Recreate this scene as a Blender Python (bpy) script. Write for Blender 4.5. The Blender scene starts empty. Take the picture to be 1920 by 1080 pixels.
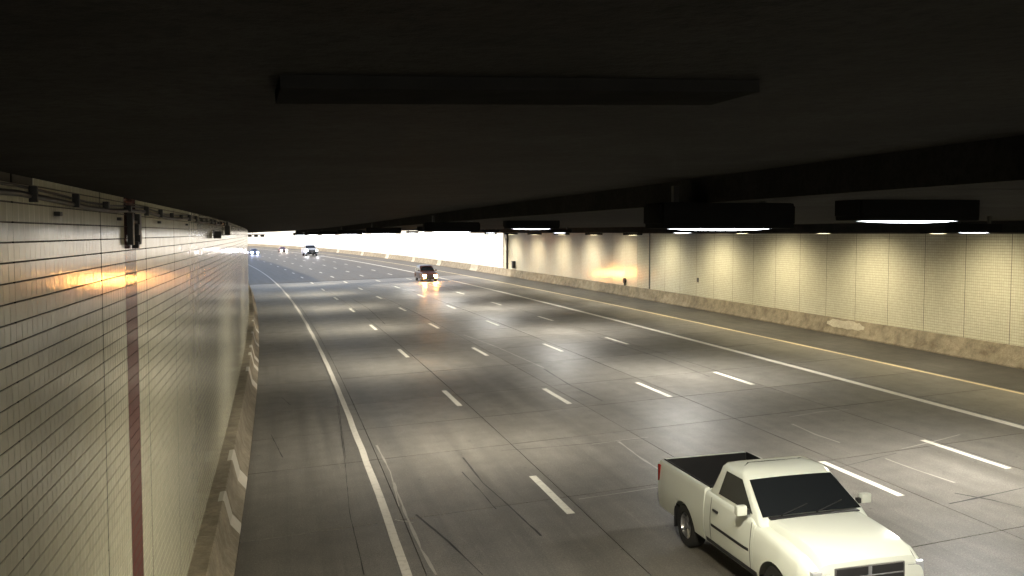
import bpy, bmesh, math, random
import numpy as np
from mathutils import Vector, Matrix

random.seed(7); rng = np.random.default_rng(7)
SC = bpy.context.scene
COL = SC.collection
R_ = math.radians

# ------------------------------------------------------------------ camera, sky, sun, exposure
CAM_H = 6.11                       # camera height above the road right below it
cam_d = bpy.data.cameras.new('camera'); cam = bpy.data.objects.new('camera', cam_d); COL.objects.link(cam)
cam_d.sensor_width = 36.0; cam_d.lens = 36.0 * 1738.0 / 1920.0
cam_d.clip_start = 0.05; cam_d.clip_end = 3000
PITCH = math.atan(103.0 / 1738.0)
cam.location = (0, 0, CAM_H); cam.rotation_euler = (math.pi / 2 - PITCH, 0, 0)
SC.camera = cam
SUN_EL, SUN_LEFT = R_(36), R_(75)  # morning sun ahead of the camera and to its left
w = bpy.data.worlds.new('World'); SC.world = w; w.use_nodes = True
nt = w.node_tree; sky = nt.nodes.new('ShaderNodeTexSky'); sky.sky_type = 'NISHITA'; sky.sun_disc = False
sky.dust_density = 4.0; sky.ozone_density = 1.0; sky.sun_elevation = SUN_EL; sky.sun_rotation = -SUN_LEFT
bg = nt.nodes['Background']; bg.inputs[1].default_value = 0.10
nt.links.new(sky.outputs[0], bg.inputs[0])
sd = bpy.data.lights.new('sun', 'SUN'); sun = bpy.data.objects.new('sun', sd); COL.objects.link(sun)
sd.energy = 2.2; sd.angle = R_(0.5); sd.color = (1.0, 0.93, 0.8)
sdir = Vector((-math.sin(SUN_LEFT) * math.cos(SUN_EL), math.cos(SUN_LEFT) * math.cos(SUN_EL), math.sin(SUN_EL)))
sun.rotation_euler = sdir.to_track_quat('Z', 'Y').to_euler(); sun.location = (-200, 200, 150)
vs = SC.view_settings; vs.view_transform = 'Standard'; vs.look = 'None'; vs.gamma = 1.0; vs.exposure = 1.5
vs.use_curve_mapping = False
SC.render.engine = 'CYCLES'; SC.cycles.use_denoising = True
SC.cycles.max_bounces = 10; SC.cycles.diffuse_bounces = 5; SC.cycles.glossy_bounces = 5
SC.cycles.sample_clamp_indirect = 6.0; SC.cycles.caustics_reflective = False; SC.cycles.caustics_refractive = False

# ------------------------------------------------------------------ the road's curve and cross slope
RAD, ANG = 1402.0, R_(13.14)
GX, GY = 0.0217, 0.0102
TX, TY = -math.sin(ANG), math.cos(ANG)
NX, NY = -math.cos(ANG), -math.sin(ANG)
CX, CY = NX * RAD, NY * RAD
def gz(x, y): return GX * x + GY * y
def pxy(s, o):
    f = s / RAD; c, d = math.cos(f), math.sin(f)
    return CX + (RAD + o) * (-c * NX + d * TX), CY + (RAD + o) * (-c * NY + d * TY)
def P(s, o, dz=0.0):               # a point dz above the road
    x, y = pxy(s, o); return (x, y, gz(x, y) + dz)
def Q(s, o, z):                    # a point at z above or below camera level
    x, y = pxy(s, o); return (x, y, CAM_H + z)
def head(s): return math.atan2(TY, TX) + s / RAD     # direction of travel away from the camera
def Pn(s, o):                      # vectorised plan position
    f = s / RAD; c, d = np.cos(f), np.sin(f)
    return CX + (RAD + o) * (-c * NX + d * TX), CY + (RAD + o) * (-c * NY + d * TY)
def unproject(px, py):             # a photo pixel to (s, o) on the road surface
    F = 1738.0; cx, cy = (px - 960) / F, (540 - py) / F
    dx, dy, dz = cx, math.cos(PITCH) + cy * math.sin(PITCH), -math.sin(PITCH) + cy * math.cos(PITCH)
    t = -CAM_H / (dz - GX * dx - GY * dy); qx, qy = dx * t - CX, dy * t - CY
    return math.atan2(qx * TX + qy * TY, -(qx * NX + qy * NY)) * RAD, math.hypot(qx, qy) - RAD

# ------------------------------------------------------------------ helpers
def mesh_obj(name, verts, faces, mat=None, parent=None, smooth=None, uvs=None):
    me = bpy.data.meshes.new(name); me.from_pydata([tuple(v) for v in verts], [], [tuple(f) for f in faces])
    if uvs is not None:
        ul = me.uv_layers.new(name='UVMap'); li = [v for f in faces for v in f]
        ul.data.foreach_set('uv', [c for v in li for c in uvs[v]])
    if smooth is not None:
        me.shade_smooth(); me.set_sharp_from_angle(angle=R_(smooth))
    if mat: me.materials.append(mat)
    o = bpy.data.objects.new(name, me); COL.objects.link(o)
    if parent: o.parent = parent
    return o
def bm_obj(name, bm, mat=None, parent=None, smooth=None):
    me = bpy.data.meshes.new(name); bmesh.ops.recalc_face_normals(bm, faces=bm.faces[:]); bm.to_mesh(me); bm.free()
    if smooth is not None:
        me.shade_smooth(); me.set_sharp_from_angle(angle=R_(smooth))
    if mat: me.materials.append(mat)
    o = bpy.data.objects.new(name, me); COL.objects.link(o)
    if parent: o.parent = parent
    return o
def empty(name, loc=(0, 0, 0), rz=0.0):
    o = bpy.data.objects.new(name, None); COL.objects.link(o); o.location = loc; o.rotation_euler = (0, 0, rz); return o
def tag(o, label=None, cat=None, group=None, kind=None):
    if label: o['label'] = label
    if cat: o['category'] = cat
    if group: o['group'] = group
    if kind: o['kind'] = kind
    return o
def bbox(bm, x0, x1, y0, y1, z0, z1, bev=0.0, seg=2):
    r = bmesh.ops.create_cube(bm, size=1.0); vs_ = r['verts']
    bmesh.ops.transform(bm, matrix=Matrix.Translation(((x0 + x1) / 2, (y0 + y1) / 2, (z0 + z1) / 2)) @ Matrix.Diagonal((x1 - x0, y1 - y0, z1 - z0, 1)), verts=vs_)
    if bev:
        es = list({e for v in vs_ for e in v.link_edges})
        bmesh.ops.bevel(bm, geom=es, offset=bev, segments=seg, affect='EDGES', profile=0.7)
def box(name, dims, mat, parent, bev=0.0, smooth=40):
    bm = bmesh.new(); bbox(bm, *dims, bev=bev); return bm_obj(name, bm, mat, parent, smooth)
def tube(bm, p, q, r, n=10, r2=None):
    p, q = Vector(p), Vector(q); d = q - p
    m = Matrix.Translation((p + q) / 2) @ d.to_track_quat('Z', 'Y').to_matrix().to_4x4()
    bmesh.ops.create_cone(bm, cap_ends=True, segments=n, radius1=r, radius2=r if r2 is None else r2, depth=d.length, matrix=m)
def sweep(name, prof, s0, s1, step, mat, parent=None, mode='road', smooth=None, shift=None, skew=0.0):
    """a cross-section [(o, z)...] carried along the tunnel and closed at both ends"""
    n = max(1, int(round((s1 - s0) / step))); vv, ff, uv = [], [], []; k = len(prof)
    for i in range(n + 1):
        s = s0 + (s1 - s0) * i / n
        for (o, z) in prof:
            ss = s + skew * o
            zz = z + (shift(ss, o) if shift else 0)
            vv.append(P(ss, o, zz) if mode == 'road' else Q(ss, o, zz)); uv.append((o + z, ss))
    for i in range(n):
        for j in range(k):
            a, b = i * k + j, i * k + (j + 1) % k
            ff.append((a, b, b + k, a + k))
    ff.append(tuple(range(k - 1, -1, -1))); ff.append(tuple(n * k + j for j in range(k)))
    o = mesh_obj(name, vv, ff, mat, parent, smooth, uv)
    bm = bmesh.new(); bm.from_mesh(o.data); bmesh.ops.recalc_face_normals(bm, faces=bm.faces[:]); bm.to_mesh(o.data); bm.free()
    return o

# ------------------------------------------------------------------ materials
class M_:
    def __init__(s, name):
        s.m = bpy.data.materials.new(name); s.m.use_nodes = True; s.t = s.m.node_tree; s.b = s.t.nodes['Principled BSDF']
    def n(s, kind, **kw):
        nd = s.t.nodes.new('ShaderNode' + kind)
        for k, v in kw.items():
            if k in nd.inputs.keys(): nd.inputs[k].default_value = v
            else: setattr(nd, k, v)
        return nd
    def l(s, a, b): s.t.links.new(a, b)
    def set(s, **kw):
        for k, v in kw.items():
            k = k.replace('_', ' ')
            s.b.inputs[k].default_value = v
        return s
    def ramp(s, src, stops):
        r = s.n('ValToRGB'); e = r.color_ramp.elements
        e[0].position, e[0].color = stops[0][0], (*stops[0][1], 1); e[1].position, e[1].color = stops[-1][0], (*stops[-1][1], 1)
        for p, c in stops[1:-1]:
            x = e.new(p); x.color = (*c, 1)
        s.l(src, r.inputs[0]); return r.outputs[0]
    def math(s, op, a, b=None, clamp=False):
        m = s.n('Math', operation=op, use_clamp=clamp)
        for i, v in enumerate((a, b)):
            if v is None: continue
            if isinstance(v, (int, float)): m.inputs[i].default_value = v
            else: s.l(v, m.inputs[i])
        return m.outputs[0]
    def mix(s, fac, a, b, mode='MIX'):
        m = s.n('MixRGB', blend_type=mode)
        for i, v in enumerate((fac, a, b)):
            if isinstance(v, (int, float)): m.inputs[i].default_value = v
            elif isinstance(v, tuple): m.inputs[i].default_value = (*v, 1)
            else: s.l(v, m.inputs[i])
        return m.outputs[0]
    def noise(s, vec, scale, detail=3, rough=.55):
        nn = s.n('TexNoise', Scale=scale, Detail=detail, Roughness=rough)
        if vec is not None: s.l(vec, nn.inputs['Vector'])
        return nn.outputs[0]
    def scaled(s, vec, sc):
        mp = s.n('Mapping'); mp.inputs['Scale'].default_value = sc; s.l(vec, mp.inputs[0]); return mp.outputs[0]
    def bump(s, h, strength=.3, dist=.01):
        b = s.n('Bump', Strength=strength, Distance=dist); s.l(h, b.inputs['Height']); s.l(b.outputs[0], s.b.inputs['Normal']); return b
def plain(name, col, rough=.5, metal=0.0, coat=0.0, var=.12, spec=.5):
    a = M_(name).set(Roughness=rough, Metallic=metal, Coat_Weight=coat, Specular_IOR_Level=spec)
    g = a.n('NewGeometry'); f = a.noise(g.outputs['Position'], 7, 4)
    lo = tuple(c * (1 - var) for c in col); hi = tuple(min(1, c * (1 + var)) for c in col)
    a.l(a.ramp(f, [(.3, lo), (.7, hi)]), a.b.inputs['Base Color'])
    r = a.math('ADD', a.math('MULTIPLY', f, .2), rough - .1, True); a.l(r, a.b.inputs['Roughness'])
    return a.m
def emit(name, col, st):
    a = M_(name).set(Base_Color=(*col, 1), Emission_Color=(*col, 1), Emission_Strength=st, Roughness=.3)
    return a.m

def tile_material(name, base, streak=.5, grid=False):
    a = M_(name); g = a.n('NewGeometry'); pos = g.outputs['Position']
    at = a.n('Attribute', attribute_name='tone'); oi = a.n('ObjectInfo')
    tone = a.math('FRACT', a.math('ADD', at.outputs['Fac'], oi.outputs['Random']))
    big = a.noise(a.scaled(pos, (.25, .25, .22)), 1.6, 4)
    vert = a.noise(a.scaled(pos, (9, 9, .35)), 1.0, 5, .65)      # runs of dirt down the wall
    fine = a.noise(pos, 22, 4)
    dirt = a.math('MULTIPLY', a.math('SUBTRACT', vert, .42, True), 2.2 * streak, True)
    c = a.ramp(tone, [(0, tuple(v * .93 for v in base)), (1, tuple(min(1, v * 1.05) for v in base))])
    c = a.mix(a.math('MULTIPLY', big, .45), c, tuple(v * f for v, f in zip(base, (.74, .72, .66))))
    c = a.mix(dirt, c, tuple(v * f for v, f in zip(base, (.45, .41, .34))))
    c = a.mix(a.math('MULTIPLY', fine, .12), c, (.16, .13, .09))
    a.set(Specular_IOR_Level=.5)
    if grid:
        uv = a.n('UVMap'); br = a.n('TexBrick', offset=0.0, squash=1.0)
        br.inputs['Scale'].default_value = 1.0; br.inputs['Brick Width'].default_value = .119; br.inputs['Row Height'].default_value = .119
        br.inputs['Mortar Size'].default_value = .005; br.inputs['Mortar Smooth'].default_value = .3
        br.inputs['Color1'].default_value = (1, 1, 1, 1); br.inputs['Color2'].default_value = (.93, .93, .93, 1); br.inputs['Mortar'].default_value = (.5, .47, .42, 1)
        a.l(uv.outputs[0], br.inputs['Vector']); c = a.mix(1.0, c, br.outputs[0], 'MULTIPLY')
    a.l(c, a.b.inputs['Base Color'])
    a.l(a.math('ADD', a.math('MULTIPLY', vert, .14), .07 if not grid else .1), a.b.inputs['Roughness'])
    a.bump(a.noise(a.scaled(pos, (14, 14, 2.2)), 1.0, 2), .05, .003)
    return a.m
CREAM = (.53, .515, .405)
M_TILE = tile_material('cream_glazed_tile', CREAM, .16)
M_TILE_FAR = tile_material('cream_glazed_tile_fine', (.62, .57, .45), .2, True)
M_SEAL = plain('black_joint_sealant', (.012, .011, .010), .9, spec=.1)
M_MAROON = tile_material('maroon_glazed_tile', (.115, .042, .038), .2)
M_MAROON.node_tree.nodes['Principled BSDF'].inputs['Specular IOR Level'].default_value = .12
M_GROUT = plain('dark_grout', (.05, .044, .034), .9, var=.3)

def road_material(name, base, kind):
    a = M_(name); uv = a.n('UVMap').outputs[0]; oi = a.n('ObjectInfo')
    big = a.noise(uv, .22, 4); mid = a.noise(uv, 1.4, 5, .6)
    along = a.noise(a.scaled(uv, (2.6, .05, 1)), 1.0, 5, .6)     # wear runs along the lanes
    grit = a.noise(uv, 42, 2, .7); grit2 = a.noise(uv, 20, 3, .7)
    k = lambda f: tuple(v * f for v in base)
    c = a.ramp(along, [(.30, k(.50)), (.5, k(1.0)), (.70, k(1.35))])
    c = a.mix(a.math('MULTIPLY', big, .5), c, tuple(v * f for v, f in zip(base, (.8, .76, .7))))
    c = a.mix(a.ramp(mid, [(.42, (0, 0, 0)), (.75, (.55, .55, .55))]), c, k(.6))
    c = a.mix(a.ramp(grit, [(.34, (.9, .9, .9)), (.54, (0, 0, 0))]), c, k(.35))
    c = a.mix(a.ramp(grit2, [(.54, (0, 0, 0)), (.74, (.6, .6, .6))]), c, k(1.7))
    oil = a.noise(a.scaled(uv, (1.3, .12, 1)), 1.0, 6, .7)
    c = a.mix(a.ramp(oil, [(.52, (0, 0, 0)), (.74, (.5, .5, .5))]), c, k(.5))
    scuff = a.noise(a.scaled(uv, (11, .45, 1)), 1.0, 4, .75)
    c = a.mix(a.ramp(scuff, [(.6, (0, 0, 0)), (.78, (.32, .32, .32))]), c, k(1.9))
    sp = a.n('TexVoronoi', Scale=1.1); a.l(uv, sp.inputs['Vector'])
    c = a.mix(a.ramp(sp.outputs['Distance'], [(.03, (.7, .7, .7)), (.06, (0, 0, 0))]), c, k(.25))
    t = a.math('ADD', a.math('MULTIPLY', oi.outputs['Random'], .08), .96)
    mm = a.n('MixRGB', blend_type='MULTIPLY'); mm.inputs[0].default_value = 1
    cb = a.n('CombineXYZ'); [a.l(t, cb.inputs[i]) for i in range(3)]
    a.l(c, mm.inputs[1]); a.l(cb.outputs[0], mm.inputs[2]); a.l(mm.outputs[0], a.b.inputs['Base Color'])
    r0 = .40 if kind == 'slab' else .46
    a.l(a.math('ADD', a.math('MULTIPLY', along, .2), a.math('MULTIPLY_ADD', mid, .18, )if False else a.math('ADD', a.math('MULTIPLY', mid, .15), r0 - .14)), a.b.inputs['Roughness'])
    hgt = a.math('ADD', a.math('MULTIPLY', grit, .6), a.math('MULTIPLY', grit2, .6))
    a.bump(hgt, .28, .006); a.set(Specular_IOR_Level=.28)
    return a.m
M_SLAB = road_material('worn_concrete_pavement', (.158, .148, .130), 'slab')
M_SHOULDER = road_material('dark_asphalt', (.048, .046, .043), 'asphalt')
M_ASPHALT = road_material('grey_asphalt', (.092, .079, .056), 'asphalt')
M_JOINT = plain('joint_filler', (.02, .018, .016), .9)

def paint_material(name, col):
    a = M_(name); g = a.n('NewGeometry'); f = a.noise(g.outputs['Position'], 9, 6, .7); h = a.noise(g.outputs['Position'], 1.2, 3)
    wear = a.ramp(a.math('ADD', a.math('MULTIPLY', f, .8), a.math('MULTIPLY', h, .2)), [(.5, (0, 0, 0)), (.7, (.6, .6, .6))])
    a.l(a.mix(wear, col, (.2, .18, .15)), a.b.inputs['Base Color']); a.set(Roughness=.5); return a.m
M_WHITE = paint_material('white_road_paint', (.66, .63, .54))
M_YELLOW = paint_material('yellow_road_paint', (.62, .52, .32))
M_DULL = paint_material('dull_white_paint', (.52, .49, .43))
M_WORN = paint_material('worn_edge_paint', (.30, .28, .245))

def concrete(name, col, stain=(.10, .075, .04), amt=.7, rough=.85):
    a = M_(name); g = a.n('NewGeometry'); p = g.outputs['Position']; oi = a.n('ObjectInfo')
    b = a.noise(p, 1.3, 6, .65); v = a.noise(a.scaled(p, (1.7, 1.7, 2.2)), 1.0, 6, .7); f = a.noise(p, 18, 5, .7)
    c = a.ramp(b, [(.3, tuple(x * .7 for x in col)), (.7, tuple(x * 1.15 for x in col))])
    c = a.mix(a.ramp(v, [(.42, (0, 0, 0)), (.68, (amt,) * 3)]), c, stain)
    c = a.mix(a.ramp(f, [(.35, (.6,) * 3), (.55, (0,) * 3)]), c, tuple(x * .45 for x in col))
    t = a.math('ADD', a.math('MULTIPLY', oi.outputs['Random'], .3), .82)
    cb = a.n('CombineXYZ'); [a.l(t, cb.inputs[i]) for i in range(3)]
    c = a.mix(1.0, c, cb.outputs[0], 'MULTIPLY')
    a.l(c, a.b.inputs['Base Color']); a.set(Roughness=rough); a.bump(a.math('ADD', f, b), .5, .012); return a.m
M_BARRIER = concrete('stained_barrier_concrete', (.24, .205, .145), (.07, .05, .026), .8)
M_PATCH = concrete('pale_patch_concrete', (.46, .42, .33), (.3, .26, .18), .3)
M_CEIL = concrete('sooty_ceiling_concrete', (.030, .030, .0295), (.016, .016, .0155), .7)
M_OUT = concrete('pale_retaining_concrete', (.80, .78, .72), (.6, .56, .48), .3)
M_EARTH = concrete('dry_ground', (.30, .24, .17), (.2, .15, .1), .5)
M_STRIPE = paint_material('white_barrier_paint', (.38, .355, .295))
M_BLACK = plain('black_painted_metal', (.012, .012, .012), .55)
M_HOUSE = plain('matt_black_housing', (.010, .010, .010), .9, spec=.05)
M_DGREY = plain('dark_grey_metal', (.03, .03, .03), .45, .3)
M_STEEL = plain('galvanised_steel', (.32, .32, .31), .4, .9)
M_LENS = emit('lit_white_lens', (.86, .92, 1.0), 9.0)
M_LENSY = emit('lit_warm_lens', (1.0, .86, .52), 5.0)

M_CEIL.node_tree.nodes['Principled BSDF'].inputs['Specular IOR Level'].default_value = .04

# ------------------------------------------------------------------ the road
W_L, W_R = -1.62, 28.30            # faces of the two walls, measured across the road from the camera
PORTAL = 106.0
lane = [-1.03, 2.25, 5.98, 9.63, 13.28, 16.92, 20.58, 24.32]
def ribbon(name, o0, o1, s0, s1, step, dz, mat, parent=None, wob=0.0, skew=0.0):
    n = max(1, int(math.ceil((s1 - s0) / step))); vv, ff, uv = [], [], []
    for i in range(n + 1):
        s = s0 + (s1 - s0) * i / n; d = wob * (random.random() - .5)
        for o in (o0 + d, o1 + d):
            vv.append(P(s + skew * o, o, dz)); uv.append((o, s))
    for i in range(n): ff.append((2 * i, 2 * i + 1, 2 * i + 3, 2 * i + 2))
    return mesh_obj(name, vv, ff, mat, parent, None, uv)
road = ribbon('road', -1.75, 28.5, -70, 430, 5, -.03, M_JOINT); tag(road, kind='structure')
SLAB0, SLAB1, SKEW = 9.0, 107.0, .13
pat = [4.1, 5.6, 5.2, 3.8]
for li in range(len(lane) - 1):
    o0, o1 = lane[li], lane[li + 1]; s = SLAB0; k = 0
    while s < SLAB1 - 1:
        d = pat[k % 4]; k += 1; e = min(s + d, SLAB1); gj = .009 + .006 * random.random(); vv = []; uv = []
        for dz in (-.028, 0.0):
            for (ss, oo) in ((s + gj, o0 + .008), (s + gj, o1 - .008), (e - gj, o1 - .008), (e - gj, o0 + .008)):
                vv.append(P(ss + SKEW * oo, oo, dz)); uv.append((oo, ss))
        mesh_obj('slab', vv, [(4, 5, 6, 7), (0, 1, 5, 4), (1, 2, 6, 5), (2, 3, 7, 6), (3, 0, 4, 7)], M_SLAB, road, None, uv)
        s = e
for (a, b) in ((-70, SLAB0 - .02), (SLAB1 + .02, 428)):
    ribbon('pavement', lane[0], lane[-1], a, b, 5, 0.0, M_SLAB if a < 0 else M_ASPHALT, road, skew=SKEW)
sh = ribbon('shoulder', lane[-1] + .01, 28.4, -70, 428, 4, .002, M_SHOULDER, road)

# painted markings
LINES = {'d1': 5.68, 'd2': 9.25, 'd3': 12.9, 'd4': 16.68}
phase = {'d1': 21.35, 'd2': 20.4, 'd3': 20.35, 'd4': 21.45}
for kname, o in LINES.items():
    s = phase[kname] - 12.19
    while s < 262:
        ribbon('lane_dash', o - .09, o + .09, s - 3.05, s, 1.1, .005, M_WHITE, road, .012); s += 12.19
ribbon('solid_lane_line', 20.27 - .14, 20.27 + .14, -60, 400, 3, .005, M_WHITE, road)
ribbon('yellow_edge_line', 24.08 - .09, 24.08 + .09, -60, 400, 3, .006, M_YELLOW, road)
ribbon('white_edge_line', 1.93 - .085, 1.93 + .085, -60, 400, 1.5, .005, M_DULL, road, .03)

def strip(name, pts, wd, mat, dz=.004):
    so = [unproject(*p) for p in pts]; vv, ff, uv = [], [], []; fine = []
    for (a, b) in zip(so[:-1], so[1:]):
        n = max(2, int(math.hypot(b[0] - a[0], b[1] - a[1]) / .35))
        for i in range(n): fine.append((a[0] + (b[0] - a[0]) * i / n, a[1] + (b[1] - a[1]) * i / n))
    fine.append(so[-1])
    for i, (s, o) in enumerate(fine):
        q = fine[min(i + 1, len(fine) - 1)]; r = fine[max(i - 1, 0)]; ds, do = q[0] - r[0], q[1] - r[1]; L = math.hypot(ds, do) or 1
        wdt = wd * (.35 + .9 * random.random()) / 2; j = (random.random() - .5) * .012
        for sg in (-1, 1):
            ss, oo = s - do / L * (wdt * sg + j), o + ds / L * (wdt * sg + j); vv.append(P(ss, oo, dz)); uv.append((oo, ss))
    for i in range(len(fine) - 1): ff.append((2 * i, 2 * i + 1, 2 * i + 3, 2 * i + 2))
    return mesh_obj(name, vv, ff, mat, road, None, uv)
M_TAR = plain('crack_sealant', (.018, .016, .014), .6)
for pts, wd in (([(868, 858), (905, 905), (950, 945), (1015, 1005)], .045), ([(866, 885), (900, 920), (930, 955)], .03),
                ([(780, 965), (840, 1015), (905, 1078)], .045), ([(1020, 692), (1065, 720), (1130, 752)], .05),
                ([(940, 845), (1010, 840), (1080, 834), (1210, 822)], .035), ([(490, 603), (506, 602)], .14), ([(540, 603), (562, 601)], .12),
                ([(1480, 905), (1560, 880), (1680, 850)], .03), ([(1780, 945), (1850, 930), (1920, 915)], .07),
                ([(1790, 925), (1860, 938), (1915, 952)], .05), ([(1120, 632), (1240, 672), (1330, 706)], .04),
                ([(660, 560), (690, 578), (722, 608)], .05), ([(1130, 640), (1300, 630)], .03), ([(500, 655), (560, 645)], .03),
                ([(528, 745), (545, 760)], .03), ([(508, 815), (530, 858)], .03), ([(632, 760), (648, 880), (655, 960), (683, 1078)], .018), ([(597, 660), (632, 745), (648, 860)], .018)):
    strip('crack_seal', pts, wd, M_TAR)
for pts, wd in (([(1110, 833), (1160, 826), (1215, 820)], .05), ([(1085, 936), (1160, 925), (1240, 913)], .045), ([(1690, 842), (1750, 828), (1800, 815)], .06),
                ([(1485, 795), (1530, 815), (1575, 830)], .07), ([(1480, 782), (1540, 772), (1590, 768)], .05), ([(1160, 828), (1200, 858), (1235, 880)], .07),
                ([(1660, 860), (1720, 882), (1790, 905)], .06), ([(965, 690), (1010, 683)], .06), ([(738, 905), (762, 968), (790, 1030), (818, 1078)], .06), ([(706, 835), (732, 885), (748, 950)], .05),
                ([(740, 975), (775, 980)], .05), ([(870, 628), (930, 650), (1020, 690)], .08)):
    strip('scraped_line', pts, wd, M_WORN)

# ------------------------------------------------------------------ ceiling
def drop(s, o): return -.0042 * max(s - 20, 0) * (1 - min(max(o / 24, 0), 1))
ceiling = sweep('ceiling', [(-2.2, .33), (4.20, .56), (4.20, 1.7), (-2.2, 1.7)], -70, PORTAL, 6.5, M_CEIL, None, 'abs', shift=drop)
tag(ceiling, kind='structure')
s = -65.0; k = 0
while s < PORTAL - 1:               # precast soffit planks laid across, butted with open joints
    e = min(s + 4.75, PORTAL)
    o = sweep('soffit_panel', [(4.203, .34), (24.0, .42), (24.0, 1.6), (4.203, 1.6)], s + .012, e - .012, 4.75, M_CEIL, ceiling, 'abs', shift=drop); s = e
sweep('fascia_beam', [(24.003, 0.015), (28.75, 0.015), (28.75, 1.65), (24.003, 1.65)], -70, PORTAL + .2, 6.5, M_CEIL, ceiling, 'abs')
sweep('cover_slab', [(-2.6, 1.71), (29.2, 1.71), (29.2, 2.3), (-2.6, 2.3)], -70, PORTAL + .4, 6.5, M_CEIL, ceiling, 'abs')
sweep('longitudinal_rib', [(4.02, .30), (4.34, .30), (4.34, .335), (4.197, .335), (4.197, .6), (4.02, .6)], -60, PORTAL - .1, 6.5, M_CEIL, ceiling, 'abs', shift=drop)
ap = box('recess_plate', (-.70, .70, -.15, .15, -.012, .05), plain('matt_black', (.023, .023, .023), .95, spec=.0), ceiling, 0); ap.location = (.03, 2.76, CAM_H + .410); ap.rotation_euler = (0, -.036, ANG + .06)  # flat dark plate in place of a shallow slot in the ceiling

# ------------------------------------------------------------------ tiled walls
TS = .119
def tile_field(name, s0, cols, ds, rows, o_face, side, mat, parent, skip=None, jit=.00008, seams=None, grout=.007, vgap=.0032):
    """glazed tiles joined into one mesh; side=+1 faces the left wall's road side, -1 the right wall's"""
    ci, ri = np.meshgrid(np.arange(cols), np.arange(len(rows)), indexing='ij'); ci, ri = ci.ravel(), ri.ravel()
    sa = s0 + ci * ds
    if skip is not None:
        keep = ~skip(sa + ds / 2); ci, ri, sa = ci[keep], ri[keep], sa[keep]
    za = np.array(rows)[ri]; n = len(sa); h = rows[1] - rows[0]
    g = np.full(n, vgap / 2); gl = g.copy(); gr = g.copy()
    if seams is not None:
        for q in seams:
            gl = np.where(np.abs(sa - q) < ds * .5, .016, gl); gr = np.where(np.abs(sa + ds - q) < ds * .5, .016, gr)
    V = np.zeros((n, 8, 3)); ch = .002; T = .004
    cs = [(0, 0), (1, 0), (1, 1), (0, 1)]
    tu, tw = rng.normal(0, jit, n), rng.normal(0, jit, n); tilt = np.stack([tu * a_ + tw * b_ for a_, b_ in ((-1, -1), (1, -1), (1, 1), (-1, 1))], 1); base = rng.normal(0, jit, n)
    for layer in range(2):
        for c, (a, b) in enumerate(cs):
            ins = ch if layer == 1 else 0
            ss = np.where(a == 0, sa + gl + ins, sa + ds - gr - ins); zz = np.where(b == 0, za + grout / 2 + ins, za + h - grout / 2 - ins)
            dep = -.001 if layer == 0 else T + base + tilt[:, c]
            x, y = Pn(ss, o_face + side * dep); V[:, layer * 4 + c, 0] = x; V[:, layer * 4 + c, 1] = y; V[:, layer * 4 + c, 2] = CAM_H + zz
    f = np.array([[4, 5, 6, 7], [0, 1, 5, 4], [1, 2, 6, 5], [2, 3, 7, 6], [3, 0, 4, 7]])
    if side < 0: f = f[:, ::-1]
    F = (np.arange(n)[:, None, None] * 8 + f[None]).reshape(-1)
    me = bpy.data.meshes.new(name); me.vertices.add(n * 8); me.vertices.foreach_set('co', V.ravel())
    me.loops.add(len(F)); me.loops.foreach_set('vertex_index', F.astype(np.int32))
    me.polygons.add(n * 5); me.polygons.foreach_set('loop_start', np.arange(0, len(F), 4, dtype=np.int32))
    me.update(calc_edges=True); me.shade_flat()
    at = me.attributes.new('tone', 'FLOAT', 'FACE'); at.data.foreach_set('value', np.repeat(rng.random(n), 5))
    me.materials.append(mat); ob = bpy.data.objects.new(name, me); COL.objects.link(ob); ob.parent = parent
    return ob

wall = tag(empty('tunnel_wall', P(20, W_L - .1)), 'cream glazed tile tunnel wall with a maroon tile band, beside the white edge line', 'wall')
def unparent_fix(o, par):           # child keeps its world place under a moved parent
    o.matrix_parent_inverse = par.matrix_basis.inverted()
def adopt(par):
    bpy.context.view_layer.update()
    for c in par.children: unparent_fix(c, par)
sweep('wall_backing', [(W_L - .55, -.6), (W_L, -.6), (W_L, 8.4), (W_L - .55, 8.4)], -70, PORTAL - .05, 4, M_GROUT, wall, 'road')
ROW0 = -5.55 + .007
rows_l = [ROW0 + i * .1193 for i in range(50)]
SEAM = [6.0 + 2.66 * i for i in range(-3, 26)]
S_BIG0, NBIG = 5.69, 7
B0 = S_BIG0; BIG1 = B0 + NBIG * TS
MAR0 = B0 + TS * round((9.90 - B0) / TS); MAR1 = MAR0 + 6 * TS
SEAMT = [B0 + TS * round((q - B0) / TS) for q in SEAM]
S_LO = B0 - TS * 26
ncol = int((76 - S_LO) / TS)
tile_rows_fit = [r for r in rows_l if r < .34]
tf = tile_field('tile_field', S_LO, ncol, TS, tile_rows_fit, W_L, 1, M_TILE, wall, skip=lambda c: ((c > B0) & (c < BIG1)) | ((c > MAR0) & (c < MAR1)), seams=SEAMT)
tag(tf, kind='stuff')
mb = tile_field('maroon_tile_band', MAR0, 6, TS, tile_rows_fit, W_L, 1, M_MAROON, wall, vgap=.0006); tag(mb, 'maroon glazed tile band running up the wall', kind='stuff')
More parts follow.
